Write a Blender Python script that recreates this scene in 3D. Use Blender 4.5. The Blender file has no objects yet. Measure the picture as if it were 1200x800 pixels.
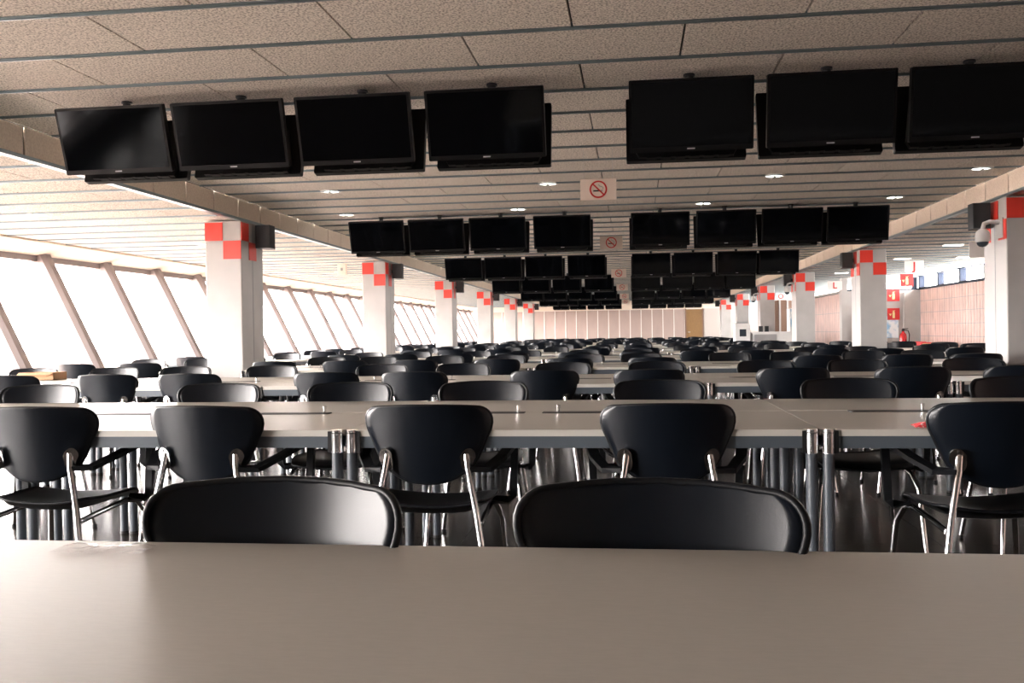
import bpy, math, random
from math import sin, cos, pi, radians as R
from mathutils import Vector, Matrix
random.seed(7)
SC = bpy.context.scene
COL = SC.collection

# ------------------------------------------------------------------ camera
CH = 1.10                                    # eye height above the floor
def cam_axes(th, pt, ro):
    F = Vector((-sin(th)*cos(pt), cos(th)*cos(pt), -sin(pt)))
    Rr = Vector((cos(th), sin(th), 0)); U = Rr.cross(F)
    return F, Rr*cos(ro)+U*sin(ro), -Rr*sin(ro)+U*cos(ro)
FPX = 1099.7
CF, CR, CU = cam_axes(.1283, .0086, -.0150)
cd = bpy.data.cameras.new('camera'); cam = bpy.data.objects.new('camera', cd); COL.objects.link(cam)
cd.sensor_width = 36; cd.lens = 36*FPX/1200; cd.clip_start = .02; cd.clip_end = 500
m = Matrix((CR, CU, -CF)).transposed().to_4x4(); m.translation = (0, 0, CH); cam.matrix_world = m
SC.camera = cam
def px(x, y, z):
    p = Vector((x, y, z-CH)); d = p.dot(CF)
    return 600+FPX*p.dot(CR)/d, 400-FPX*p.dot(CU)/d

# ------------------------------------------------------------------ world, sky light, exposure
w = bpy.data.worlds.new('overcast_sky'); SC.world = w; w.use_nodes = True
bg = w.node_tree.nodes['Background']; bg.inputs[0].default_value = (1.0, .935, .90, 1); bg.inputs[1].default_value = 9.0
SC.view_settings.view_transform = 'Standard'; SC.view_settings.look = 'None'
SC.view_settings.gamma = 1; SC.view_settings.use_curve_mapping = False
SC.view_settings.exposure = 2.84
def portal(name, loc, rot, sx, sy):          # tells the sampler where the daylight enters; adds no light
    l = bpy.data.lights.new(name, 'AREA'); l.shape = 'RECTANGLE'; l.size = sx; l.size_y = sy; l.cycles.is_portal = True
    o = bpy.data.objects.new(name, l); COL.objects.link(o); o.location = loc; o.rotation_euler = rot

# ------------------------------------------------------------------ materials
MATS = {}
def mat(name, col, rough=.5, metal=0., noise=None, bump=None, emit=None, spec=.5, coat=0):
    M = bpy.data.materials.new(name); M.use_nodes = True; nt = M.node_tree; b = nt.nodes['Principled BSDF']
    b.inputs['Base Color'].default_value = (*col, 1); b.inputs['Roughness'].default_value = rough
    b.inputs['Metallic'].default_value = metal; b.inputs['Specular IOR Level'].default_value = spec
    if coat: b.inputs['Coat Weight'].default_value = coat; b.inputs['Coat Roughness'].default_value = .12
    tc = nt.nodes.new('ShaderNodeTexCoord')
    if noise:                                # (scale, col2, lo, hi, detail, stretch)
        sc, c2, lo, hi, det, st = noise
        mp = nt.nodes.new('ShaderNodeMapping'); mp.inputs['Scale'].default_value = st
        g = nt.nodes.new('ShaderNodeNewGeometry')
        nt.links.new(g.outputs['Position'], mp.inputs[0])
        n = nt.nodes.new('ShaderNodeTexNoise'); n.inputs['Scale'].default_value = sc; n.inputs['Detail'].default_value = det
        nt.links.new(mp.outputs[0], n.inputs['Vector'])
        r = nt.nodes.new('ShaderNodeValToRGB'); r.color_ramp.elements[0].position = lo; r.color_ramp.elements[1].position = hi
        r.color_ramp.elements[0].color = (*c2, 1); r.color_ramp.elements[1].color = (*col, 1)
        nt.links.new(n.outputs['Fac'], r.inputs[0]); nt.links.new(r.outputs[0], b.inputs['Base Color'])
        if bump:
            bp = nt.nodes.new('ShaderNodeBump'); bp.inputs['Strength'].default_value = bump; bp.inputs['Distance'].default_value = .004
            nt.links.new(n.outputs['Fac'], bp.inputs['Height']); nt.links.new(bp.outputs[0], b.inputs['Normal'])
    if emit: b.inputs['Emission Color'].default_value = (*emit[:3], 1); b.inputs['Emission Strength'].default_value = emit[3]
    MATS[name] = M; return M
mat('wood_wool', (.84, .78, .70), .9, noise=(85, (.34, .31, .27), .35, .56, 3, (1, 1, 1)), bump=.35, spec=.15)
mat('fascia_board', (.86, .76, .65), .85, noise=(60, (.74, .64, .54), .35, .65, 3, (1, 1, 1)), bump=.3, spec=.2)
mat('rail_metal', (.26, .33, .36), .35, .85)
mat('joint_dark', (.035, .032, .03), .8)
mat('white_paint', (.46, .45, .44), .45, noise=(3, (.41, .40, .39), .3, .7, 2, (1, 1, 1)))
mat('back_paint', (.16, .155, .15), .6)
mat('groove_grey', (.30, .31, .33), .6)
mat('red_tile', (.72, .045, .028), .35)
mat('black_plastic', (.0035, .006, .0105), .32, noise=(500, (.003, .005, .009), .4, .6, 1, (1, 1, 1)), bump=.04, spec=.36)
mat('seat_black', (.004, .0048, .0065), .45, spec=.3)
mat('arm_black', (.004, .0048, .0065), .5, spec=.3)
mat('chrome', (.80, .80, .80), .10, 1.)
mat('laminate', (.50, .475, .43), .38, noise=(40, (.47, .447, .405), .3, .7, 2, (1, 6, 1)))
mat('laminate_edge', (.60, .58, .53), .4)
mat('apron_grey', (.085, .105, .125), .45)
mat('leg_grey', (.075, .088, .105), .38)
mat('tray_black', (.012, .012, .013), .5)
mat('floor_tile', (.032, .027, .024), .20, noise=(5, (.025, .021, .019), .3, .7, 4, (1, 1, 1)), spec=.2)
mat('floor_joint', (.03, .027, .025), .6)
mat('tv_black', (.003, .0033, .004), .45, spec=.2)
mat('tv_screen', (.0015, .002, .003), .07, spec=.2)
mat('tv_mark', (.55, .55, .57), .4)
mat('speaker_black', (.022, .027, .032), .5)
mat('sign_white', (.82, .80, .77), .5)
mat('sign_peach', (.80, .70, .62), .5)
mat('sign_red', (.62, .03, .03), .45)
mat('sign_yellow', (.85, .72, .35), .5)
mat('ink_black', (.02, .02, .02), .5)
mat('ink_grey', (.35, .38, .36), .5)
mat('lamp_reflector', (.9, .9, .88), .25, emit=(1, .95, .88, 1.6))
mat('lamp_rim', (.75, .74, .72), .4)
mat('mullion', (.22, .19, .19), .5)
mat('dark_frame', (.012, .02, .04), .5, spec=.2)
mat('pink_tile', (.66, .47, .42), .35, noise=(5, (.50, .37, .34), .35, .65, 4, (1, 1, .5)))
mat('wall_panel', (.42, .325, .29), .5, noise=(4, (.385, .30, .27), .3, .7, 2, (1, 1, .4)))
mat('tan_door', (.25, .14, .05), .5, noise=(8, (.20, .11, .04), .3, .7, 3, (6, 6, 1)))
mat('grey_wall', (.50, .46, .43), .6)
mat('brown_panel', (.20, .12, .085), .5)
mat('extinguisher_red', (.55, .015, .02), .25)
mat('box_red', (.72, .03, .04), .45)
mat('box_yellow', (.78, .66, .28), .5)
mat('box_dark', (.03, .035, .045), .5)
mat('cardboard', (.45, .27, .15), .8)
mat('steel', (.55, .57, .58), .3, .9)
mat('appliance_white', (.85, .85, .84), .35)
mat('poster_blue', (.25, .50, .72), .3, noise=(6, (.80, .88, .92), .42, .58, 3, (1, 1, 1)))
mat('glass_dark', (.03, .04, .05), .1)
mat('outdoor_ground', (.20, .155, .135), .9)
mat('paper_red', (.75, .06, .07), .5, noise=(60, (.85, .80, .78), .38, .42, 2, (1, 1, 1)))
mat('cable', (.012, .012, .014), .5)
def glassy(name, tint, ior, glow=1.0):
    M = bpy.data.materials.new(name); M.use_nodes = True; nt = M.node_tree; nt.nodes.clear()
    o = nt.nodes.new('ShaderNodeOutputMaterial'); mx = nt.nodes.new('ShaderNodeMixShader')
    t = nt.nodes.new('ShaderNodeBsdfTransparent'); t.inputs[0].default_value = (*tint, 1)
    g = nt.nodes.new('ShaderNodeBsdfGlossy'); g.inputs['Roughness'].default_value = .02
    lw = nt.nodes.new('ShaderNodeLayerWeight'); lw.inputs[0].default_value = .5      # Schlick curve on the facing angle, same on both sides of the pane
    pw_ = nt.nodes.new('ShaderNodeMath'); pw_.operation = 'POWER'; pw_.inputs[1].default_value = 5
    f = nt.nodes.new('ShaderNodeMath'); f.operation = 'MULTIPLY_ADD'; f.inputs[1].default_value = .9; f.inputs[2].default_value = ((ior-1)/(ior+1))**2
    nt.links.new(lw.outputs['Facing'], pw_.inputs[0]); nt.links.new(pw_.outputs[0], f.inputs[0])
    nt.links.new(f.outputs[0], mx.inputs[0]); nt.links.new(t.outputs[0], mx.inputs[1]); nt.links.new(g.outputs[0], mx.inputs[2])
    nt.links.new(mx.outputs[0], o.inputs[0]); MATS[name] = M
glassy('window_glass', (.97, .97, .97), 1.35)
glassy('clear_film', (.93, .92, .92), 1.5)

# ------------------------------------------------------------------ mesh helpers
class MB:
    def __init__(s): s.v = []; s.f = []; s.s = []; s.mi = []; s.cur = 0
    def add(s, vs, fs, smooth=False, T=None):
        n = len(s.v)
        for p in vs:
            p = Vector(p); s.v.append(T @ p if T else p)
        for f in fs: s.f.append([n+i for i in f]); s.s.append(smooth); s.mi.append(s.cur)
        return s
    def box(s, x0, x1, y0, y1, z0, z1, T=None):
        vs = [(x0,y0,z0),(x1,y0,z0),(x1,y1,z0),(x0,y1,z0),(x0,y0,z1),(x1,y0,z1),(x1,y1,z1),(x0,y1,z1)]
        return s.add(vs, [(0,3,2,1),(4,5,6,7),(0,1,5,4),(1,2,6,5),(2,3,7,6),(3,0,4,7)], T=T)
    def cbox(s, cx, cy, cz, sx, sy, sz, T=None): return s.box(cx-sx/2, cx+sx/2, cy-sy/2, cy+sy/2, cz-sz/2, cz+sz/2, T)
    def prism(s, pts, h0, h1, axis='z', T=None, smooth=False):
        n = len(pts); P = {'z': lambda a, b, h: (a, b, h), 'y': lambda a, b, h: (a, h, b), 'x': lambda a, b, h: (h, a, b)}[axis]
        vs = [P(a, b, h0) for a, b in pts]+[P(a, b, h1) for a, b in pts]
        s.add(vs, [list(range(n))[::-1], list(range(n, 2*n))], T=T)
        return s.add(vs, [(i, (i+1) % n, n+(i+1) % n, n+i) for i in range(n)], smooth, T)
    def tube(s, pts, r, n=8, caps=True, sx=1., up=None):
        pts = [Vector(p) for p in pts]; rings = []; prev = None
        rr = r if isinstance(r, (list, tuple)) else [r]*len(pts)
        for i, p in enumerate(pts):
            d = ((pts[i+1] if i < len(pts)-1 else p)-(pts[i-1] if i else p)).normalized()
            a = up and Vector(up) or prev or (Vector((0, 0, 1)) if abs(d.z) < .9 else Vector((1, 0, 0)))
            u = (a-d*a.dot(d)).normalized(); q = d.cross(u); prev = u
            rings.append([p+(u*cos(2*pi*k/n)*sx+q*sin(2*pi*k/n))*rr[i] for k in range(n)])
        vs = [v for ring in rings for v in ring]; L = len(pts)
        s.add(vs, [(i*n+k, i*n+(k+1) % n, (i+1)*n+(k+1) % n, (i+1)*n+k) for i in range(L-1) for k in range(n)], True)
        if caps: s.add(rings[0]+rings[-1], [list(range(n))[::-1], list(range(n, 2*n))])
        return s
    def bar(s, pts, wx, wy):                 # flat rectangular band along a path, wide axis = X
        pts = [Vector(p) for p in pts]; vs = []
        for i, p in enumerate(pts):
            d = ((pts[i+1] if i < len(pts)-1 else p)-(pts[i-1] if i else p)).normalized()
            x = Vector((1, 0, 0)); x = (x-d*x.dot(d)).normalized(); q = d.cross(x)
            vs += [p+x*wx/2+q*wy/2, p-x*wx/2+q*wy/2, p-x*wx/2-q*wy/2, p+x*wx/2-q*wy/2]
        L = len(pts)
        fs = [(i*4+k, i*4+(k+1) % 4, i*4+4+(k+1) % 4, i*4+4+k) for i in range(L-1) for k in range(4)]
        return s.add(vs, fs+[(3, 2, 1, 0), ((L-1)*4, (L-1)*4+1, (L-1)*4+2, (L-1)*4+3)])
    def cyl(s, x, y, z0, z1, r, n=16, r2=None): return s.tube([(x, y, z0), (x, y, z1)], [r, r if r2 is None else r2], n, up=(1, 0, 0))
    def lathe(s, prof, n=16, T=None):        # profile of (radius, z)
        vs = [(r*cos(2*pi*k/n), r*sin(2*pi*k/n), z) for r, z in prof for k in range(n)]
        return s.add(vs, [(i*n+k, i*n+(k+1) % n, (i+1)*n+(k+1) % n, (i+1)*n+k) for i in range(len(prof)-1) for k in range(n)], True, T)
    def mesh(s, name, mats):
        me = bpy.data.meshes.new(name); me.from_pydata([tuple(v) for v in s.v], [], s.f)
        me.polygons.foreach_set('use_smooth', s.s); me.polygons.foreach_set('material_index', s.mi)
        for k in ([mats] if isinstance(mats, str) else mats): me.materials.append(MATS[k])
        me.update(); return me
def put(name, me, parent=None, loc=(0, 0, 0), rot=None, kind=None):
    o = bpy.data.objects.new(name, me); COL.objects.link(o); o.parent = parent; o.location = loc
    if rot: o.rotation_euler = rot
    if kind: o['kind'] = kind
    return o
def part(name, mb, mats, parent=None, **k): return put(name, mb.mesh(name, mats), parent, **k)
def tag(o, label, cat, group=None):
    o['label'] = label; o['category'] = cat
    if group: o['group'] = group
    return o
def thing(name, label, cat, loc=(0, 0, 0), rz=0, group=None):
    o = bpy.data.objects.new(name, None); COL.objects.link(o); o.location = loc; o.rotation_euler = (0, 0, rz); o.empty_display_size = .1
    return tag(o, label, cat, group)
def struct(name, label=None, cat=None, mb=None, mats=None):
    o = bpy.data.objects.new(name, mb.mesh(name, mats) if mb else None); COL.objects.link(o); o['kind'] = 'structure'
    if label: o['label'] = label
    if cat: o['category'] = cat
    return o
ORD = ['zeroth', 'first', 'second', 'third', 'fourth', 'fifth', 'sixth', 'seventh', 'eighth', 'ninth', 'tenth', 'eleventh', 'twelfth', 'thirteenth',
       'fourteenth', 'fifteenth', 'sixteenth', 'seventeenth', 'eighteenth', 'nineteenth', 'twentieth']
def rrect(w, d, r, n=5):
    out = []
    for cx, cy, a0 in ((w/2-r, d/2-r, 0), (-w/2+r, d/2-r, 90), (-w/2+r, -d/2+r, 180), (w/2-r, -d/2+r, 270)):
        for k in range(n+1): a = R(a0+90*k/n); out.append((cx+r*cos(a), cy+r*sin(a)))
    return out

# ------------------------------------------------------------------ hall dimensions
H, HB = 2.625, 2.408                 # nave ceiling, side-bay ceiling
XL, XR = -4.28, 3.705                # nave edges = inner column faces
XW = 7.25                            # right-hand outer wall
YB, YE = -6.0, 47.0                  # wall behind the camera, end wall
PITCH = 6.1; COLY = 9.914
ceil = struct('ceiling', 'nave ceiling of staggered wood-wool panels between grey metal rails', 'ceiling',
              MB().box(XL, XR, YB, YE, H+.03, H+.12), 'joint_dark')
ceil_l = struct('ceiling', 'lower wood-wool panel ceiling beside the slanted windows', 'ceiling',
                MB().box(-8.25, XL-.05, YB, YE, HB+.03, HB+.33), 'joint_dark')
ceil_r = struct('ceiling', 'lower wood-wool panel ceiling over the right side bay', 'ceiling',
                MB().box(XR+.05, XW+.3, YB, YE, HB+.03, HB+.33), 'joint_dark')
PL, PW = 1.13, .60
PME = {}
def panel_mesh(l, wd):
    k = (round(l, 3), round(wd, 3))
    if k not in PME: PME[k] = MB().box(-l/2, l/2, -wd/2, wd/2, 0, .03).mesh('panel', 'wood_wool')
    return PME[k]
def lay_ceiling(root, x0, x1, z, near, far):
    rest = MB(); r0 = int(math.floor((YB-4.7)/PW))+1; k = r0
    while 4.7+k*PW < YE-.3:
        ya, yb = 4.7+k*PW, min(4.7+(k+1)*PW, YE)
        put('rail', RAIL(x1-x0-.03), root, ((x0+x1)/2, ya, z-.006))
        off = .28 if k % 2 == 0 else -.28
        xs = [x0]+[off+PL*j for j in range(-9, 9) if x0+.05 < off+PL*j < x1-.05]+[x1]
        for a, b in zip(xs, xs[1:]):
            if near <= ya < far: put('panel', panel_mesh(b-a-.012, yb-ya-.014), root, ((a+b)/2, (ya+yb)/2, z))
            else: rest.box(a+.006, b-.006, ya+.007, yb-.007, z, z+.03)
        k += 1
    part('panel_field', rest, 'wood_wool', root, kind='stuff')
RME = {}
def RAIL(l):
    k = round(l, 3)
    if k not in RME: RME[k] = MB().box(-l/2, l/2, -.011, .011, 0, .008).box(-l/2, l/2, -.004, .004, -.010, .03).mesh('rail', 'rail_metal')
    return RME[k]
lay_ceiling(ceil, XL, XR, H, 2.2, 14.2)
lay_ceiling(ceil_l, -7.65, XL-.05, HB, 7.6, 17)
lay_ceiling(ceil_r, XR+.05, XW, HB, 8.2, 20)
# step fascias between nave and side bays
for nm, x, sgn, lab in (('trim_1', XL, 1, 'boarded step fascia along the window side of the nave ceiling'),
                        ('trim_2', XR, -1, 'boarded step fascia along the right side of the nave ceiling')):
    t = struct(nm, lab, 'fascia', MB().box(min(x-sgn*.05, x-sgn*.012), max(x-sgn*.05, x-sgn*.012), YB, YE, HB-.0, H+.03), 'joint_dark')
    n = int((YE-YB)/.61); fm = MB().box(-.006, .006, -.293, .293, HB+.014, H-.004).mesh('panel', 'fascia_board')
    for i in range(n+1):
        y = YB+.3+.61*i
        if y < YE-.2: put('panel', fm, t, (x-sgn*.006, y, 0))
    part('edge_strip', MB().box(min(x+sgn*.008, x-sgn*.055), max(x+sgn*.008, x-sgn*.055), YB, YE, HB-.016, HB+.012), 'rail_metal', t)

# floor of dark polished tiles
TS = .61
fl = struct('floor', 'dark polished stone-tile floor', 'floor', MB().box(-8.3, 8.2, YB, YE+.2, -.2, -.006), 'floor_joint')
tm = MB().box(-TS/2+.002, TS/2-.002, -TS/2+.002, TS/2-.002, -.006, 0).mesh('tile', 'floor_tile')
rest = MB()
for j in range(int((YE-YB)/TS)+1):
    for i in range(-13, 14):
        cx, cy = i*TS, YB+TS*(j+.5)
        if 3.0 < cy < 12.5 and abs(px(cx, cy, 0)[0]-600) < 700: put('tile', tm, fl, (cx, cy, 0))
        else: rest.box(cx-TS/2+.002, cx+TS/2-.002, cy-TS/2+.002, cy+TS/2-.002, -.006, 0)
part('tile_field', rest, 'floor_tile', fl, kind='stuff')

# ------------------------------------------------------------------ slanted glazing on the left
XT, ZT = -8.10, 2.23; XS, ZS = -7.16, .34
win = struct('window_1', 'outward-leaning strip glazing with pale mullions along the left side', 'window')
BAY = 1.525; y0 = 11.98-BAY*10
ny = int((YE-y0)/BAY)+1
slope = Vector((XT-XS, 0, ZT-ZS)); sl = slope.length; ang = math.atan2(XS-XT, ZT-ZS)
mm = MB().prism([(-.105, -.055), (.105, -.055), (.105, .10), (.06, .15), (-.06, .15), (-.105, .10)], 0, sl, 'z').mesh('mullion', 'mullion')
pm = MB().box(-.006, .006, -BAY/2+.03, BAY/2-.03, 0, sl).mesh('pane', 'window_glass')
Rm = Matrix.Rotation(-ang, 4, 'Y') @ Matrix.Rotation(pi/2*-1, 4, 'Z')
for i in range(ny):
    y = y0+BAY*i
    o = put('mullion', mm, win, (XS, y, ZS)); o.rotation_euler = Rm.to_euler()
    if y+BAY < YE: put('pane', pm, win, (XS-.03, y+BAY/2, ZS), (0, -ang, 0))
part('head_rail', MB().prism([(XT-.09, ZT-.05), (XT+.05, ZT-.05), (XT+.05, ZT+.035), (XT-.09, ZT+.035)], YB, YE, 'y'), 'mullion', win)
part('sill', MB().box(XS-.12, XS+.16, YB, YE, ZS-.05, ZS), 'mullion', win)
struct('wall_left', 'low white parapet wall under the slanted windows', 'wall', MB().box(-7.35, XS, YB, YE, 0, ZS-.05), 'white_paint')
st = struct('trim_3', 'sloping boarded strip above the slanted windows', 'trim', MB().prism([(-8.25, 2.30), (-7.66, 2.44), (-7.66, 2.50), (-8.25, 2.50)], YB, YE, 'y'), 'joint_dark')
d = Vector((-8.13+7.65, 0, 2.265-HB)); dl = d.length
sm = MB().box(0, dl, -.302, .302, 0, .03).mesh('panel', 'fascia_board')
for i in range(int((YE-YB)/.61)):
    put('panel', sm, st, (-7.65, YB+.305+.61*i, HB), (0, math.atan2(-d.z, d.x), 0))
struct('wall_light_block_left', 'added unseen wall stretch blocking daylight before the slanted windows', 'wall', MB().prism([(XS, ZS), (XT, ZT), (XT-.1, ZT), (XS-.1, ZS)], YB, y0, 'y'), 'back_paint')  # unseen wall, added to cut window light on columns, ceiling and chairs
portal('portal_left', ((XS+XT)/2+.08, (y0+YE)/2, (ZS+ZT)/2), (0, -pi/2-ang, 0), sl, YE-y0)
g = MB().box(-160, -8.4, -120, 220, -1.3, -1.2)
tag(part('ground', g, 'outdoor_ground'), 'pale open ground outside the slanted windows', 'ground')['kind'] = 'structure'

# ------------------------------------------------------------------ right wall with clerestory, box room, end walls
ZC = 2.06
wr = struct('wall_right', 'pink tiled wall below the clerestory windows', 'wall', MB().box(XW+.02, XW+.2, YB, 25.2, 0, ZC), 'groove_grey')
def tile_wall(root, x, ya, yb, z0, z1, ny_, nz, near):
    dy, dz = (yb-ya)/ny_, (z1-z0)/nz
    me = MB().prism([(-dy/2+.006, 0), (-dy/2+.012, -.016), (-dy/6, -.022), (dy/6, -.022), (dy/2-.012, -.016), (dy/2-.006, 0)], .006, dz-.006, 'z').mesh('tile', 'pink_tile')
    rest = MB()
    for i in range(ny_):
        for k in range(nz):
            if near(ya+dy*i): put('tile', me, root, (x, ya+dy*(i+.5), z0+dz*k), (0, 0, -pi/2))
            else: rest.box(x-.022, x, ya+dy*i+.006, ya+dy*(i+1)-.006, z0+dz*k+.006, z0+dz*(k+1)-.006)
    if rest.v: part('tile_field', rest, 'pink_tile', root, kind='stuff')
tile_wall(wr, XW+.02, YB, 25.0, 0, ZC, 180, 7, lambda y: y > 18.0)
wc = struct('window_2', 'clerestory strip window with dark frames above the pink tiled wall', 'window')
cb = 1.5
part('frame_rail', MB().box(XW-.02, XW+.14, YB, 25.1, ZC, ZC+.05), 'dark_frame', wc)
part('frame_rail', MB().box(XW-.02, XW+.14, YB, 25.1, HB-.02, HB+.03), 'dark_frame', wc)
for i in range(8):
    y = 25.02-cb*i
    part('mullion', MB().box(XW-.02, XW+.12, y-.05, y+.05, ZC+.05, HB-.02), 'dark_frame', wc)
    part('pane', MB().box(XW+.03, XW+.04, y-cb+.035, y-.035, ZC+.05, HB-.02), 'window_glass', wc)
portal('portal_right', (XW+.2, 19.2, (ZC+HB)/2), (0, pi/2, 0), HB-ZC, 12)
struct('wall_light_block_right', 'added unseen upper wall blocking clerestory daylight in the right bay', 'wall', MB().box(XW, XW+.2, YB, 13.0, ZC+.05, HB), 'white_paint')  # added out of view to keep clerestory light off the column fronts
# cross wall at the end of the right bay, with the box room behind it
BX = 5.42
wx = struct('wall_cross', 'white cross wall at the end of the right bay', 'wall', MB().box(BX, XW+.2, 25.1, 25.25, 0, ZC).box(BX-.09, BX+.05, 25.02, 25.26, 0, HB), 'white_paint')
w3 = struct('window_3', 'small clerestory window above the white cross wall', 'window')
part('pane', MB().box(BX+.05, XW, 25.16, 25.17, ZC+.04, HB-.02), 'window_glass', w3)
part('frame_rail', MB().box(BX+.05, XW, 25.10, 25.2, ZC, ZC+.04), 'dark_frame', w3)
part('mullion', MB().box(BX+1.68, BX+1.80, 25.1, 25.2, ZC+.04, HB-.02), 'dark_frame', w3)
wb = struct('wall_side', 'pink tiled side wall of the room past the right bay', 'wall', MB().box(BX+.02, BX+.1, 25.26, 32.5, 0, 2.02), 'groove_grey')
tile_wall(wb, BX+.02, 25.27, 29.4, 0, 2.02, 22, 4, lambda y: True)
part('soffit', MB().box(BX-.05, BX+.4, 25.26, 32.5, 2.03, 2.08), 'white_paint', wb)
struct('wall_outer', 'outer wall beyond the serving counter', 'wall', MB().box(XW+.02, XW+.2, 25.4, YE, 0, 1.9), 'white_paint')
w4 = struct('window_4', 'strip window over the outer wall beyond the counter', 'window')
for i in range(14): part('pane', MB().box(XW+.06, XW+.07, 25.4+1.54*i+.03, 25.4+1.54*(i+1)-.03, 1.9, HB), 'window_glass', w4)
portal('portal_far_right', (XW+.2, 36.2, 2.15), (0, pi/2, 0), .5, 21)
# end wall of tall panels
we = struct('wall_end', 'end wall of tall pinkish panels with pale joints', 'wall', MB().box(-8.3, XW+.3, YE+.03, YE+.2, 0, H+.1), 'sign_white')
pw = .535; pe = MB().box(-pw/2+.02, pw/2-.02, -.03, .03, .05, 2.17).mesh('panel', 'wall_panel')
bt = MB().box(-.018, .018, -.05, .03, .05, 2.17).mesh('batten', 'sign_white')
for i in range(19): put('panel', pe, we, (2.55-pw*(i+.5), YE, 0)); put('batten', bt, we, (2.55-pw*i, YE, 0))
part('header', MB().box(-8.3, XW+.3, YE-.10, YE+.03, 2.19, H+.1), 'fascia_board', we)
dr = struct('door_1', 'tan wooden door in the end wall', 'door', MB().box(2.62, 3.38, YE-.04, YE+.02, 0, 2.16), 'tan_door')
part('door_frame', MB().box(2.55, 2.62, YE-.06, YE+.02, 0, 2.19).box(3.38, 3.45, YE-.06, YE+.02, 0, 2.19), 'brown_panel', dr)
part('door_handle', MB().box(2.68, 2.80, YE-.09, YE-.04, 1.02, 1.05), 'steel', dr)
struct('wall_panel_grey', 'plain grey wall stretch right of the tan door', 'wall', MB().box(3.47, XW+.2, YE-.04, YE+.02, 0, 2.19), 'grey_wall')
struct('wall_back', 'dark wall behind the camera', 'wall', MB().box(-8.3, XW+.3, YB-.15, YB, 0, H+.1), 'back_paint')

# ------------------------------------------------------------------ columns with red and white checks
CW, CD = .42, .61
def column(side, i):
    y = COLY+PITCH*i; x = XL-CW/2 if side < 0 else XR+CW/2
    lab = f"white column with red checks, {ORD[i+1]} nearest on the {'window side' if side < 0 else 'right side'}"
    t = thing('column', lab, 'column', (x, y, 0), 0, 'checked columns')
    part('shaft', MB().prism([(a, b+CD/2) for a, b in rrect(CW, CD, .012, 2)], 0, HB-.018), 'white_paint', t)
    s = -side                                   # inner face is towards the nave
    part('groove', MB().cbox(s*CW/2, CD*.5, (HB-.02)/2, .004, .012, HB-.03), 'groove_grey', t)
    q, h, zt = CW/2, .205, HB-.03
    fm = MB().cbox(0, 0, 0, q-.004, .008, h-.004).mesh('tile', 'red_tile')
    put('tile', fm, t, (-q/2, -.003, zt-h/2)); put('tile', fm, t, (q/2, -.003, zt-1.5*h))
    bm_ = MB().cbox(0, 0, 0, .008, CD/3-.004, h-.004).mesh('tile', 'red_tile')
    a = (0, 2) if side < 0 else (1,); b = (1,) if side < 0 else (0, 2)
    for k in a: put('tile', bm_, t, (s*(CW/2+.002), CD*(k+.5)/3, zt-h/2))
    for k in b: put('tile', bm_, t, (s*(CW/2+.002), CD*(k+.5)/3, zt-1.5*h))
    return x, y
spk = MB().prism([(-.085, -.13), (.085, -.13), (.085, .02), (.045, .13), (-.045, .13), (-.085, .02)], -.13, .13).mesh('cabinet', 'speaker_black')
spg = MB().box(-.08, .08, -.137, -.13, -.12, .12).mesh('grille', 'tray_black')
def speaker(side, i):
    y = COLY+PITCH*i; s = -side; x = (XL if side < 0 else XR)+s*.13
    t = thing('loudspeaker', f"black loudspeaker mounted high on the {ORD[i+1]} {'window-side' if side < 0 else 'right-side'} column", 'speaker', (x, y+.42, 2.24), 0, 'column loudspeakers')
    put('cabinet', spk, t); put('grille', spg, t)
    part('bracket', MB().box(min(-s*.125, -s*.07), max(-s*.125, -s*.07), -.02, .02, -.03, .03), 'speaker_black', t)
for i in range(6):
    for sd in (-1, 1): column(sd, i); speaker(sd, i)
def dome_camera(i):
    y = COLY+PITCH*i+.16
    t = thing('dome_camera', f"white dome security camera on the {ORD[i+1]} right-side column", 'camera', (XR, y, 2.02), 0, 'dome cameras')
    part('mount_plate', MB().box(-.012, 0, -.09, .09, -.03, .17), 'white_paint', t)
    part('arm', MB().tube([(-.01, 0, .13), (-.10, 0, .14), (-.155, 0, .12), (-.17, 0, .06)], .022, 10), 'white_paint', t)
    part('housing', MB().lathe([(.001, .09), (.035, .085), (.062, .06), (.07, .02), (.07, -.03), (.06, -.045)], 18, Matrix.Translation((-.17, 0, -.02))), 'white_paint', t)
    part('dome', MB().lathe([(.058, -.045), (.052, -.07), (.032, -.09), (.001, -.098)], 16, Matrix.Translation((-.17, 0, -.02))), 'glass_dark', t)
dome_camera(0); dome_camera(2); dome_camera(3)
t = thing('wall_speaker_box', 'small beige box on the ceiling beside the second window-side column', 'box', (-5.15, 16.3, HB-.22))
part('housing', MB().prism(rrect(.16, .08, .015, 2), 0, .2), 'sign_peach', t); part('lens', MB().cyl(0, -.03, .08, .13, .025), 'ink_grey', t)
part('stem', MB().cyl(0, 0, .2, .22, .02), 'lamp_rim', t)

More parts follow.
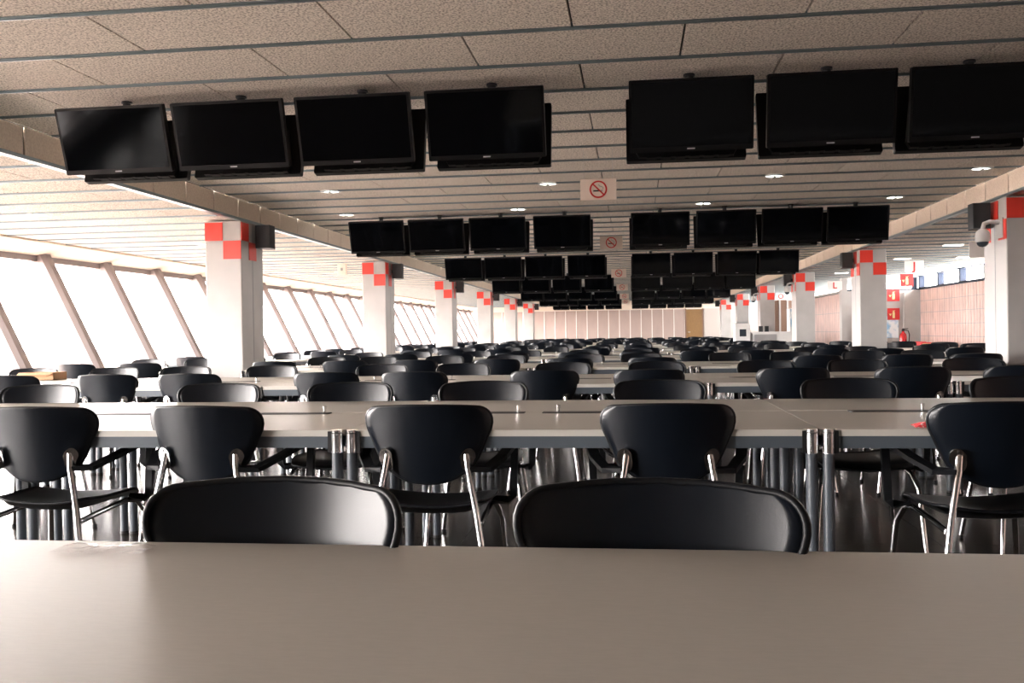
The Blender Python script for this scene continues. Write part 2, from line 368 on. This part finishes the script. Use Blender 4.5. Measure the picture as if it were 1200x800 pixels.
# ------------------------------------------------------------------ televisions hung back to back in rows
TW, TH_ = .715, .415
def tv_meshes():
    b = MB(); b.prism(rrect(TW, TH_, .008, 2), -.022, .022, 'y')
    b.prism([(-.28, -.20), (.28, -.20), (.30, -.16), (.26, .10), (-.26, .10), (-.30, -.16)], .022, .055, 'y')
    for k in range(6): b.box(-.25+.085*k, -.19+.085*k, .024, .058, -.205, -.199)
    body = b.mesh('body', 'tv_black')
    scr = MB().box(-TW/2+.016, TW/2-.016, -.0235, -.0225, -TH_/2+.030, TH_/2-.016).mesh('screen', 'tv_screen')
    mk = MB().box(-.022, .022, -.0242, -.022, -TH_/2+.012, -TH_/2+.019).mesh('brand_mark', 'tv_mark')
    return body, scr, mk
TVM = tv_meshes()
mt = MB().cyl(0, 0, -.30, -.004, .025, 12).mesh('pole', 'speaker_black')
mp_ = MB().cyl(0, 0, -.012, 0, .034, 16).mesh('ceiling_plate', 'speaker_black')
mc = MB().box(-.03, .03, -.06, .09, -.33, -.26).box(-.10, .10, -.07, -.055, -.36, -.22).box(-.10, .10, .085, .10, -.36, -.22).mesh('arm_bracket', 'speaker_black')
PX = [-3.21, -2.44, -1.65, -.835, .352, 1.143, 1.935, 2.70]
def tv(x, y, tilt, back, lab, grp):
    t = thing('television', lab, 'television', (x, y, 2.335 if back else 2.36), 0, grp)
    t.rotation_euler = Matrix.Rotation(pi if back else 0, 3, 'Z').to_euler()
    rx = tilt
    for nm, me in zip(('body', 'screen', 'brand_mark'), TVM): put(nm, me, t, rot=(rx, 0, 0))
for r in range(7):
    yp = 5.69+6.15*r
    for c, x in enumerate(PX):
        rn = 'nearest' if r == 0 else ORD[r+1]
        t = thing('television_mount', f"black ceiling pole carrying the {ORD[c+1]} screen pair from left, {rn} row", 'mount', (x, yp, H), 0, 'television mounts')
        put('pole', mt, t); put('ceiling_plate', mp_, t); put('arm_bracket', mc, t)
        tl = R(17.5) if c < 4 else R(11)
        j = random.uniform(-.012, .012)
        tv(x-(.02 if c < 4 else 0)+j*.5, yp-.11, tl, False, f"black television facing the camera, {ORD[c+1]} from left, {rn} screen row", 'televisions facing the camera')
        tv(x+(0 if c < 4 else -.02)+j, yp+.165, R(14), True, f"black television facing away behind the {ORD[c+1]} from left, {rn} screen row", 'televisions facing away')

# ------------------------------------------------------------------ no-smoking signs, hanging letters
def nosmoking(i, y):
    t = thing('no_smoking_sign', f"hanging no-smoking sign, {'nearest' if i == 0 else ORD[i+1]} in the line under the nave ceiling", 'sign', (-.27, y, 2.29), 0, 'no-smoking signs')
    part('board', MB().box(-.15, .15, -.003, .003, -.088, .088), 'sign_peach', t)
    ring = MB(); n = 32; vs = [(rr*cos(2*pi*k/n), yy, rr*sin(2*pi*k/n)) for yy in (-.006, -.003) for rr in (.060, .073) for k in range(n)]
    ring.add(vs, [(k, (k+1) % n, n+(k+1) % n, n+k) for k in range(n)]+[(n+k, n+(k+1) % n, 3*n+(k+1) % n, 3*n+k) for k in range(n)]+[(k, 2*n+k, 2*n+(k+1) % n, (k+1) % n) for k in range(n)])
    part('red_ring', ring, 'sign_red', t)
    part('slash', MB().cbox(0, -.0055, 0, .125, .003, .012, Matrix.Rotation(R(45), 4, 'Y')), 'sign_red', t)
    part('cigarette', MB().box(-.042, .012, -.0045, -.003, -.018, -.006), 'ink_black', t)
    part('cigarette_tip', MB().box(.015, .036, -.0045, -.003, -.018, -.006), 'ink_grey', t)
    part('smoke', MB().tube([(.035, -.004, .0), (.042, -.004, .012), (.030, -.004, .022), (.012, -.004, .026), (.002, -.004, .040)], .0035, 6), 'ink_grey', t)
    part('wire', MB().cyl(-.12, 0, .085, H-2.29, .0015, 5), 'steel', t); part('wire', MB().cyl(.12, 0, .085, H-2.29, .0015, 5), 'steel', t)
for i, y in enumerate((7.87, 12.59, 19.17, 25.26, 31.65, 37.31)): nosmoking(i, y)
def text_mesh(ch, size, mname, depth=.004):
    cu = bpy.data.curves.new('letter', 'FONT'); cu.body = ch; cu.size = size; cu.align_x = 'CENTER'; cu.align_y = 'CENTER'; cu.extrude = depth/2; cu.offset = size*.02
    o = bpy.data.objects.new('letter', cu); COL.objects.link(o); dg = bpy.context.evaluated_depsgraph_get()
    me = bpy.data.meshes.new_from_object(o.evaluated_get(dg)); bpy.data.objects.remove(o); bpy.data.curves.remove(cu)
    me.materials.clear(); me.materials.append(MATS[mname]); return me
def letter_sign(ch, x, y, z, wd, ht, lab):
    t = thing('letter_sign', lab, 'sign', (x, y, z), 0, 'hanging letter signs')
    part('board', MB().box(-wd/2, wd/2, -.004, .004, -ht/2, ht/2), 'sign_white', t)
    if ch: put('letter', text_mesh(ch, ht*1.0, 'sign_red'), t, (0, -.006, -.01*ht), (pi/2, 0, 0))
    top = HB-.012-z
    part('wire', MB().cyl(-wd*.4, 0, ht/2, top, .002, 5), 'steel', t); part('wire', MB().cyl(wd*.4, 0, ht/2, top, .002, 5), 'steel', t)
letter_sign('J', 5.41, 19.0, 2.28, .36, .22, 'hanging white sign with a red letter J over the right bay')
letter_sign('L', 5.10, 25.0-.3, 2.19, .36, .22, 'hanging white sign with a red letter L past the second right-side column')
letter_sign('O', 4.80, 31.5, 2.17, .30, .22, 'hanging white sign with a red letter O above the serving counter')
letter_sign('', 4.36, 12.4, 2.06, .34, .2, 'hanging white sign half hidden behind the nearest right-side column')

# ------------------------------------------------------------------ ceiling lamps
rim = MB().lathe([(.085, -.001), (.088, -.010), (.108, -.010), (.112, 0)], 24).mesh('rim', 'lamp_rim')
ref = MB().lathe([(.001, -.004), (.085, -.004)], 24).mesh('reflector', 'lamp_reflector')
cap = MB().box(-.012, .012, -.06, .06, -.020, -.004).mesh('lamp_holder', 'ink_grey')
def lamp(x, y, z, lab):
    t = thing('downlight', lab, 'lamp', (x, y, z), 0, 'round ceiling downlights')
    put('rim', rim, t); put('reflector', ref, t); put('lamp_holder', cap, t)
for k in range(5):
    for j, (yy, xs) in enumerate(((9.55+PITCH*k, (-3.13, -.84, 1.41, 3.35)), (11.45+PITCH*k, (-3.55, -1.38, .855, 3.05)))):
        for n_, x in enumerate(xs): lamp(x, yy, H-.001, f"round nave downlight, {ORD[n_+1]} from left in the {ORD[2*k+j+1]} lamp row")
for n_, (x, y) in enumerate(((-6.1, 9.0), (-5.9, 12.4), (-6.1, 15.1), (-5.9, 18.5))): lamp(x, y, HB-.001, f"round downlight over the window bay, {ORD[n_+1]} nearest")
flm = MB().box(-.15, .15, -.07, .07, -.03, -.008).mesh('housing', 'lamp_rim'); fld = MB().box(-.135, .135, -.055, .055, -.036, -.03).mesh('diffuser', 'lamp_reflector')
for n_, (x, y) in enumerate(((5.0, 15.5), (6.0, 15.5), (5.0, 18.3), (6.1, 18.3), (4.8, 22.5))):
    t = thing('ceiling_light', f"short ceiling light over the right bay, {ORD[n_+1]} nearest", 'lamp', (x, y, HB), 0, 'right bay ceiling lights')
    put('housing', flm, t); put('diffuser', fld, t)

# ------------------------------------------------------------------ desks
DD, DZ, DT = .715, .74, .024
DM = {}
legm = MB().cyl(0, 0, .012, DZ-.085, .0215, 14).mesh('leg', 'leg_grey')
footm = MB().cyl(0, 0, 0, .014, .024, 12).mesh('foot', 'tray_black')
colm = MB().cyl(0, 0, DZ-.085, DZ-.012, .0225, 16).cyl(0, 0, DZ-.010, DZ+.001, .0225, 16).mesh('collar', 'chrome')
capm = MB().cyl(0, 0, DZ-.0125, DZ-.0095, .0232, 16).box(-.034, -.020, -.012, .03, DZ-.085, DZ-.004).mesh('clamp', 'tray_black')
def desk_mesh(L):
    k = round(L, 3)
    if k not in DM:
        b = MB(); o = [(-L/2, DD/2), (-L/2, -DD/2+.03), (-L/2+.052, -DD/2+.03), (-L/2+.052, -DD/2), (L/2-.052, -DD/2), (L/2-.052, -DD/2+.03), (L/2, -DD/2+.03), (L/2, DD/2)]
        n = len(o); b.prism(o[::1], DZ-DT, DZ, 'z')
        for i in range(2, len(b.f)): b.mi[i] = 1
        top = b.mesh('desktop', ['laminate', 'laminate_edge'])
        a = MB().box(-L/2+.05, L/2-.05, -DD/2+.004, -DD/2+.03, DZ-.068, DZ-DT).box(-L/2+.05, L/2-.05, DD/2-.05, DD/2-.02, DZ-.068, DZ-DT)
        a.box(-L/2+.012, -L/2+.04, -DD/2+.05, DD/2-.05, DZ-.068, DZ-DT).box(L/2-.04, L/2-.012, -DD/2+.05, DD/2-.05, DZ-.068, DZ-DT)
        DM[k] = (top, a.mesh('apron', 'apron_grey'))
    return DM[k]
def desk(x0, x1, yc, face, lab, lod, grp):
    L = x1-x0-.004
    t = thing('desk', lab, 'desk', ((x0+x1)/2, yc, 0), 0 if face > 0 else pi, grp)
    top, ap = desk_mesh(L); put('desktop', top, t); put('apron', ap, t)
    for sx in (-1, 1):
        for sy in (-1, 1):
            loc = (sx*(L/2-.027), -DD/2+.006 if sy < 0 else DD/2-.09, 0)
            o = put('leg', legm, t, loc)
            if lod < 2:
                put('foot', footm, o)
                if sy < 0:
                    put('collar', colm, o)
                    if lod == 0: c = put('clamp', capm, o); c.scale = (-sx*-1, 1, 1)
fmesh = MB().prism(rrect(.34, .082, .012, 3), -.002, .0025).mesh('flap', 'tray_black')
pinm = MB().cyl(0, 0, 0, .020, .007, 10).cyl(0, 0, .020, .032, .0095, 10).mesh('lock_pin', 'chrome')
chm = {}
def channel(x0, x1, yc, gap, lab, lod):
    L = x1-x0-.004; k = round(L, 3)
    t = thing('cable_channel', lab, 'cable channel', ((x0+x1)/2, yc, DZ), 0, 'cable channels between back-to-back desks')
    if k not in chm: chm[k] = MB().box(-L/2, L/2, -gap/2, gap/2, -.022, -.0015).mesh('cover', 'laminate')
    put('cover', chm[k], t)
    for q, fx in enumerate((-.42, .0, .42)):
        fx *= L/1.75
        put('flap', fmesh, t, (fx-.02, -.01, 0))
        if lod < 2: put('lock_pin', pinm, t, (fx+(.12 if q != 1 else -.12), .01, 0))

# ------------------------------------------------------------------ chairs
def back_half(t):                        # half width of the back over its height, 0 bottom to 1 top
    w_ = .152+.086*min(1, max(0, (t-.12)/.62))**.85
    if t < .30: w_ *= math.sqrt(max(0, 1-((.30-t)/.30)**2.3))*.97+.03 if t > 0 else .03
    if t > .82: w_ -= .050*(1-math.sqrt(max(0, 1-((t-.82)/.18)**2)))
    return w_
BZ0, BZ1 = .545, .838
def back_pt(s, t, off=0.):
    x = back_half(t)*s
    z = BZ0+(BZ1-BZ0)*t-.008*(s*s)*max(0, (t-.6)/.4)
    y = -.228-.055*(t-.3)+1.35*x*x-off
    return (x, y, z)
TS_ = [0, .012, .04, .09, .16, .24, .32, .44, .58, .70, .78, .84, .89, .93, .96, .982, .995, 1.0]
def back_mesh(lo=False):
    b = MB(); ts = TS_ if not lo else [0, .04, .16, .32, .58, .78, .89, .96, .99, 1.0]; nx = 16 if not lo else 6; n = nx+1
    for off, flip in ((-.007, False), (.007, True)):
        vs = [back_pt(-1+2*i/nx, t, off) for t in ts for i in range(n)]
        fs = [(r*n+i, r*n+i+1, (r+1)*n+i+1, (r+1)*n+i) for r in range(len(ts)-1) for i in range(nx)]
        b.add(vs, [f if flip else f[::-1] for f in fs], True)
    N = len(ts)*n
    loop = [i for i in range(n)]+[r*n+nx for r in range(1, len(ts))]+[(len(ts)-1)*n+i for i in range(nx-1, -1, -1)]+[r*n for r in range(len(ts)-2, 0, -1)]
    for a, c in zip(loop, loop[1:]+loop[:1]): b.f.append([a, c, N+c, N+a]); b.s.append(True); b.mi.append(0)
    return b
def rim_mesh():
    pts = [back_pt(1, t, -.002) for t in TS_[1:]]+[back_pt(s, 1, -.002) for s in (.7, .4, 0, -.4, -.7)]+[back_pt(-1, t, -.002) for t in TS_[:0:-1]]+[back_pt(s, .0, -.002) for s in (-.5, .5)]
    return MB().tube(pts+pts[:1], .0075, 6, False)
def seat_mb():
    b = MB(); nx, nyy = 10, 10; n = nx+1
    def P(i, j, o):
        u, v = -1+2*i/nx, -1+2*j/nyy
        hw = .225-.02*(v < 0)*(-v)
        k = (1-.10*abs(v)**6)*hw
        x = u*k; y = .205*v*(1-.08*abs(u)**5)
        z = .455+.018*u*u-.03*max(0, v-.45)**2*3+.012*max(0, -v-.5)-o*(1-.75*max(abs(u), abs(v))**4)
        return (x, y, z)
    for o, fl_ in ((0, True), (.045, False)):
        vs = [P(i, j, o) for j in range(nyy+1) for i in range(n)]
        b.add(vs, [f if fl_ else f[::-1] for f in [(j*n+i, j*n+i+1, (j+1)*n+i+1, (j+1)*n+i) for j in range(nyy) for i in range(nx)]], True)
    N = n*(nyy+1); loop = list(range(n))+[j*n+nx for j in range(1, nyy+1)]+[nyy*n+i for i in range(nx-1, -1, -1)]+[j*n for j in range(nyy-1, 0, -1)]
    for a, c in zip(loop, loop[1:]+loop[:1]): b.f.append([a, c, N+c, N+a]); b.s.append(True); b.mi.append(0)
    return b
def rear_leg(s, n=10, b=None):
    return (b or MB()).tube([(s*.148, -.222, .655), (s*.156, -.235, .60), (s*.190, -.252, .43), (s*.222, -.275, .22), (s*.250, -.305, .012)], .0125, n)
def front_leg(s, n=10, b=None):
    return (b or MB()).tube([(s*.200, -.245, .395), (s*.195, -.10, .405), (s*.195, .10, .418), (s*.205, .17, .405), (s*.225, .21, .34), (s*.250, .245, .012)], .0115, n)
def arm(s, b=None):
    b = b or MB()
    b.bar([(s*.165, -.225, .600), (s*.225, -.205, .600), (s*.268, -.11, .632), (s*.285, .0, .656), (s*.288, .12, .664)], .040, .018)
    return b.bar([(s*.288, .10, .660), (s*.290, .135, .655), (s*.282, .128, .44), (s*.262, .125, .424), (s*.200, .12, .428)], .030, .020)
def bracket(s):
    pts = [(.030*cos(a)*(1 if sin(a) > 0 else .8), .042*sin(a)) for a in [2*pi*k/18 for k in range(18)]]
    T = Matrix.Translation((s*.150, -.216, .640)) @ Matrix.Rotation(R(9), 4, 'X') @ Matrix.Rotation(s*R(14), 4, 'Z') @ Matrix.Rotation(s*R(16), 4, 'Y')
    return MB().prism(pts, -.012, .004, 'y', T, True)
def screws(s):
    b = MB()
    for dx, dz in ((-.004, .027), (s*.012, -.02), (-s*.014, .004)): b.cyl(s*.150+dx, 0, 0, 0, .004, 8) if False else b.lathe([(.001, .0), (.004, -.001), (.0045, -.003)], 8, Matrix.Translation((s*.150+dx, -.2295-.16*dz, .640+dz)) @ Matrix.Rotation(R(-90+9), 4, 'X') @ Matrix.Scale(-1, 4, (0, 0, 1)))
    return b
def glide(s, f):
    return MB().cyl(s*.25, .245 if f else -.305, 0, .018, .0145, 10)
CM = {'backrest': back_mesh().mesh('backrest', 'black_plastic'), 'edge_rim': rim_mesh().mesh('edge_rim', 'seat_black'), 'seat': seat_mb().mesh('seat', 'seat_black')}
FULL = [('backrest', CM['backrest']), ('seat', CM['seat'])]
for s in (-1, 1):
    FULL += [('leg', rear_leg(s).mesh('leg', 'chrome')), ('leg', front_leg(s).mesh('leg', 'chrome')), ('armrest', arm(s).mesh('armrest', 'arm_black')), ('bracket', bracket(s).mesh('bracket', 'chrome'))]
SUB = {0: [('edge_rim', CM['edge_rim'])], 2: [('glide', glide(-1, 0).mesh('glide', 'seat_black'))], 3: [('glide', glide(-1, 1).mesh('glide', 'seat_black'))], 5: [('screws', screws(-1).mesh('screws', 'seat_black'))],
       6: [('glide', glide(1, 0).mesh('glide', 'seat_black'))], 7: [('glide', glide(1, 1).mesh('glide', 'seat_black'))], 9: [('screws', screws(1).mesh('screws', 'seat_black'))]}
blo = back_mesh(True)
MID = [('backrest', CM['backrest']), ('seat', CM['seat'])]+[(n_, me) for n_, me in FULL[2:] if n_ in ('leg', 'armrest')]
LOW = MB(); LOW.add(blo.v, blo.f, True); LOW.prism([(a, b_) for a, b_ in rrect(.43, .40, .06, 2)], .425, .458)
for s in (-1, 1): arm(s, LOW)
LOW.cur = 1
for s in (-1, 1): rear_leg(s, 5, LOW); front_leg(s, 5, LOW)
LOWM = LOW.mesh('chair', ['black_plastic', 'chrome'])
def chair(x, y, face, rz, lab, lod, grp):
    ang_ = (0 if face > 0 else pi)+rz
    if lod == 2:
        o = put('chair', LOWM, None, (x, y, 0), (0, 0, ang_)); tag(o, lab, 'chair', grp); return
    t = thing('chair', lab, 'chair', (x, y, 0), ang_, grp)
    for i, (n_, me) in enumerate(FULL if lod == 0 else MID):
        o = put(n_, me, t)
        if lod == 0:
            for sn, sm_ in SUB.get(i, []): put(sn, sm_, o)

# ------------------------------------------------------------------ rows of desks and chairs
GAP = .10
def front(k): return .035 if k == 0 else 3.47+3.08*(k-1)
SEAMS = {0: [-1.32, .74], 1: [-4.55, -2.85, -1.10, .66, 2.41], 2: [-7.0, -5.99, -4.37, -2.75, -1.13, .49, 2.11, 3.73, 5.35, 6.97]}
NEARX = {1: [(-2.34, 0), (-1.63, -6), (-.77, 1), (.12, 0), (1.25, 3), (2.05, 0)],
         2: [(-5.4, 3), (-4.69, 2), (-3.89, -2), (-3.30, 3), (-2.21, 1), (-1.54, -2), (-.62, 0), (.10, 2), (1.07, 0), (1.85, -2), (2.54, 0), (3.35, 2)]}
FARX = {0: [(-.65, -4), (.02, -5)], 1: [(-3.39, 2), (-2.31, 0), (-1.55, 0), (-.80, 2), (.13, -2), (1.10, 0), (1.93, 0)],
        2: [(-6.3, 0), (-5.54, 2), (-4.72, 0), (-4.04, 3), (-3.23, 0), (-2.22, -2), (-1.47, 2), (-.60, 0), (.21, 3), (1.11, 0), (1.84, 0), (2.75, -3), (3.5, 0), (4.35, 2)]}
NR = 13
for k in range(0, NR+1):
    f0 = front(k)
    if k in SEAMS: segs = list(zip(SEAMS[k], SEAMS[k][1:]))
    elif k % 2:
        segs = [(-6.55, -4.9), (-4.2, -2.69), (-2.69, -1.04), (-1.04, .61), (.61, 2.26), (2.26, 3.6)]+([(4.25, 5.9)] if f0 < 21 else [])
    else:
        o = random.uniform(-.12, .12)
        segs = [(-6.6+o, -4.95+o)]+[(-4.43+1.65*i+o, -2.78+1.65*i+o) for i in range(5)]
        if f0 < 21: segs += [(3.82+o, 5.47+o)]
    if k >= 11: segs = segs[1:]
    if k in (8, 9): segs = [q for q in segs if q[1] < 3.0]        # clear floor before the counter
    lod = 0 if k <= 3 else 1 if k <= 6 else 2
    vis = lambda x, y, z=.8: -60 < px(x, y, z)[0] < 1260
    rown = 'foreground' if k == 0 else ORD[k]+' table'
    n = 0
    for a, b in segs:
        n += 1; onlyfar = (k == 0)
        pos = f"{ORD[n]} from left, " if len(segs) > 1 else ''
        desk(a, b, f0+DD/2, 1, f"grey laminate desk, {pos}near half of the {rown} row", lod, 'near-side desks')
        desk(a, b, f0+DD*1.5+GAP, -1, f"grey laminate desk, {pos}far half of the {rown} row", lod, 'far-side desks')
        channel(a, b, f0+DD+GAP/2, GAP, f"slotted cable channel, {pos}along the middle of the {rown} row", lod)
    for side in (1, -1):
        if side == 1: lst = NEARX.get(k)
        else: lst = FARX.get(k)
        if lst is None:
            if k == 0: continue
            lst = []
            for a, b in segs:
                for fx in (.27, .74):
                    if random.random() < .05: continue
                    lst.append((a+(b-a)*fx+random.uniform(-.09, .09), random.uniform(-5, 5)))
        back_y = (f0-.075 if side == 1 else f0+2*DD+GAP+.075)
        lst = sorted(lst)
        for q in range(1, len(lst)):                 # armrests of neighbours stay clear of each other
            if lst[q][0]-lst[q-1][0] < .645: lst[q] = (lst[q-1][0]+.645, lst[q][1]*.4); lst[q-1] = (lst[q-1][0], lst[q-1][1]*.4)
        vl = [e for e in lst if 0 < px(e[0], back_y, .8)[0] < 1200]
        for e in lst:
            j = random.uniform(-.03, .03) if k > 1 else (0 if k else 0)
            y = back_y+side*(.245)+j
            nm = 'facing away' if side == 1 else 'facing the camera'
            hl = 'near' if side == 1 else 'far'
            if k == 0: lab = f"black chair facing the camera behind the foreground desk, {'left' if e[0] < -.3 else 'right'} one"
            elif e in vl: lab = f"black chair {nm}, {ORD[vl.index(e)+1]} from left, {hl} side of {rown} row"
            else:
                ol = [q for q in lst if q not in vl and (q[0] < 0) == (e[0] < 0)]; ol.sort(key=lambda q: abs(q[0]))
                lab = f"black chair {nm}, {ORD[ol.index(e)+1]} past the {'left' if e[0] < 0 else 'right'} frame edge, {hl} side, {rown} row"
            chair(e[0], y, side, R(e[1]), lab, lod, f'chairs {nm}')

# ------------------------------------------------------------------ things on and between the desks
def blob(name, lab, cat, loc, mb, mats, grp=None): return tag(part(name, mb, mats, None, loc=loc), lab, cat, grp)
blob('paper_flyer', 'red and white folded flyer on the second-row desk edge', 'paper', (1.00, 3.52, DZ), MB().add([(0, 0, .001), (.11, .0, .001), (.12, .09, .001), (.01, .10, .002), (.05, .03, .022)], [(0, 1, 4), (1, 2, 4), (2, 3, 4), (3, 0, 4)]), 'paper_red')
fb = MB(); rows_ = 5; cols_ = 12
vs = [(-.09+.015*i, .015*j-.03, .001+random.uniform(0, .010)*(0 < i < cols_-1)*(0 < j < rows_-1)) for j in range(rows_) for i in range(cols_)]
fb.add(vs, [(j*cols_+i, j*cols_+i+1, (j+1)*cols_+i+1, (j+1)*cols_+i) for j in range(rows_-1) for i in range(cols_-1)])
blob('plastic_film', 'crumpled clear plastic film on the left edge of the foreground desk', 'plastic film', (-.90, 1.505, DZ), fb, 'clear_film')
cb_ = MB()
for k in range(4):
    o = .02*k; cb_.tube([(-.16+o, 0, .675), (-.15+o, -.01, .62-.02*k), (-.08+o, -.02, .565-.012*k), (0+o*.5, -.01, .545-.01*k), (.09, 0, .56), (.14, 0, .675)], .005, 6)
blob('cable_bundle', 'black cables hanging in loops under the desk of the first table row', 'cable', (-.02, 4.15, 0), cb_, 'cable')
t = thing('cardboard_box', 'open brown cardboard box on a desk by the first window-side column', 'box', (-5.35, 9.05-1.1, DZ))
part('carton', MB().box(-.17, .17, -.1, -.095, 0, .07).box(-.17, .17, .095, .1, 0, .07).box(-.17, -.165, -.1, .1, 0, .07).box(.165, .17, -.1, .1, 0, .07).box(-.17, .17, -.1, .1, 0, .006), 'cardboard', t)
part('flap', MB().add([(-.17, -.1, .07), (.17, -.1, .07), (.16, -.16, .05), (-.15, -.16, .05)], [(0, 1, 2, 3)]), 'cardboard', t)
# goods by the right bay wall
t = thing('fire_extinguisher', 'red fire extinguisher standing by the white cross wall', 'fire extinguisher', (6.68, 24.45, .52))
part('cylinder', MB().lathe([(.001, 0), (.075, 0), (.085, .02), (.085, .36), (.07, .42), (.03, .46), (.028, .49)], 18), 'extinguisher_red', t)
part('valve', MB().box(-.03, .03, -.02, .02, .49, .54).box(-.02, .12, -.012, .012, .54, .56), 'ink_black', t)
part('hose', MB().tube([(.03, 0, .52), (.12, 0, .50), (.15, 0, .40), (.13, -.02, .2), (.10, -.03, .08)], .012, 8), 'ink_black', t)
t = thing('side_bench', 'low grey bench along the pink tiled wall', 'bench', (6.62, 23.1, 0))
part('bench_top', MB().box(-.35, .45, -1.9, 1.75, .48, .52), 'laminate', t)
for yy in (-1.7, 0, 1.6): part('leg', MB().box(-.3, .4, yy-.03, yy+.03, 0, .48), 'apron_grey', t)
for n_, (yy, hh, m_, lb) in enumerate(((23.6, .24, 'box_red', 'long red crate on the bench by the pink wall'), (22.7, .23, 'box_red', 'second red crate on the bench, nearer the checked column'), (21.9, .21, 'box_dark', 'dark crate with a yellow lid on the bench by the pink wall'))):
    t = thing('crate', lb, 'crate', (6.68, yy, .52), 0, 'crates on the bench')
    part('body', MB().prism(rrect(.36, .72, .02, 2), 0, hh-.02), m_, t)
    part('lid', MB().prism(rrect(.38, .74, .02, 2), hh-.02, hh), 'box_yellow' if n_ == 2 else m_, t)
def fire_sign(x, y, z, s, lab, hang=False):
    t = thing('fire_sign', lab, 'sign', (x, y, z), 0, 'red fire-equipment signs')
    part('board', MB().box(-s/2, s/2, -.004, .004, -s/2, s/2), 'sign_red', t)
    q = s/2
    part('extinguisher_symbol', MB().prism([(-.18*q, -.7*q), (.22*q, -.7*q), (.22*q, .25*q), (.08*q, .42*q), (.3*q, .62*q), (-.2*q, .55*q), (-.04*q, .42*q), (-.18*q, .25*q)], -.007, -.004, 'y'), 'sign_yellow', t)
    part('arrow', MB().prism([(-.75*q, .05*q), (-.3*q, .05*q), (-.52*q, -.35*q)], -.007, -.004, 'y'), 'sign_yellow', t)
    if hang: part('wire', MB().cyl(0, 0, s/2, HB-.012-z, .003, 5), 'steel', t)
fire_sign(6.10, 22.0, 2.28-.12, .28, 'red hanging fire sign with pale extinguisher symbol under the letter J', True)
fire_sign(6.62, 25.075, 1.93, .30, 'red fire sign on the white cross wall, upper one')
fire_sign(6.62, 25.075, 1.45, .30, 'red fire sign on the white cross wall, lower one')
blob('wall_poster', 'blue and white poster on the white cross wall', 'poster', (6.58, 25.08, 1.12), MB().box(-.16, .16, -.004, .004, -.28, .28), 'poster_blue')
blob('white_pole', 'thin white pole leaning on the white cross wall', 'pole', (6.86, 24.95, 0), MB().tube([(-.04, 0, 0), (.02, .1, 2.0)], .022, 10), 'white_paint')
# vending fridge and serving counter
t = thing('drinks_fridge', 'white drinks fridge with blue picture header beside the pink side wall', 'fridge', (5.10, 29.9, 0))
part('cabinet', MB().box(-.28, .28, 0, .6, 0, 1.75), 'appliance_white', t); part('picture_header', MB().box(-.26, .26, -.012, 0, 1.05, 1.72), 'poster_blue', t)
part('glass_door', MB().box(-.26, .26, -.015, 0, .12, 1.02), 'glass_dark', t); part('handle', MB().box(.0, .03, -.05, -.015, .3, .9), 'steel', t)
t = thing('serving_counter', 'long white serving counter with steel front before the fourth right-side column', 'counter', (3.85, 26.75, 0))
part('body', MB().box(-.55, .62, 0, .7, 0, 1.0), 'appliance_white', t); part('worktop', MB().box(-.6, .66, -.05, .75, 1.0, 1.04), 'appliance_white', t)
part('steel_front', MB().box(-.5, .1, -.02, 0, .05, .97), 'steel', t)
for q in range(2): part('shelf_item', MB().prism(rrect(.11, .1, .02, 2), 1.04, 1.20), 'speaker_black', t, loc=(-.3+.16*q, .2, 0))
t = thing('ticket_machine', 'white machine with small dark screen at the left end of the counter', 'machine', (3.03, 26.7, 0))
part('cabinet', MB().prism([(-.02, 0), (.6, 0), (.6, 1.28), (.1, 1.28), (-.02, 1.15)], -.2, .2, 'x'), 'appliance_white', t)
part('screen', MB().box(-.09, .09, -.035, -.02, .92, 1.12), 'glass_dark', t); part('top_tray', MB().box(-.16, .16, .1, .5, 1.28, 1.33), 'steel', t)
t = thing('shutter_screen', 'brown shuttered partition with white posts behind the counter', 'partition', (5.12, 33.0, 0))
for q in range(3): part('panel', MB().box(-.10, .10, 0, .03, .95, 2.1), 'brown_panel', t, loc=(-.26+.26*q, 0, 0))
for q in range(4): part('post', MB().box(-.03, .03, -.03, .05, 0, 2.2), 'white_paint', t, loc=(-.39+.26*q, 0, 0))
part('base_panel', MB().box(-.42, .42, .0, .05, 0, .95), 'white_paint', t)
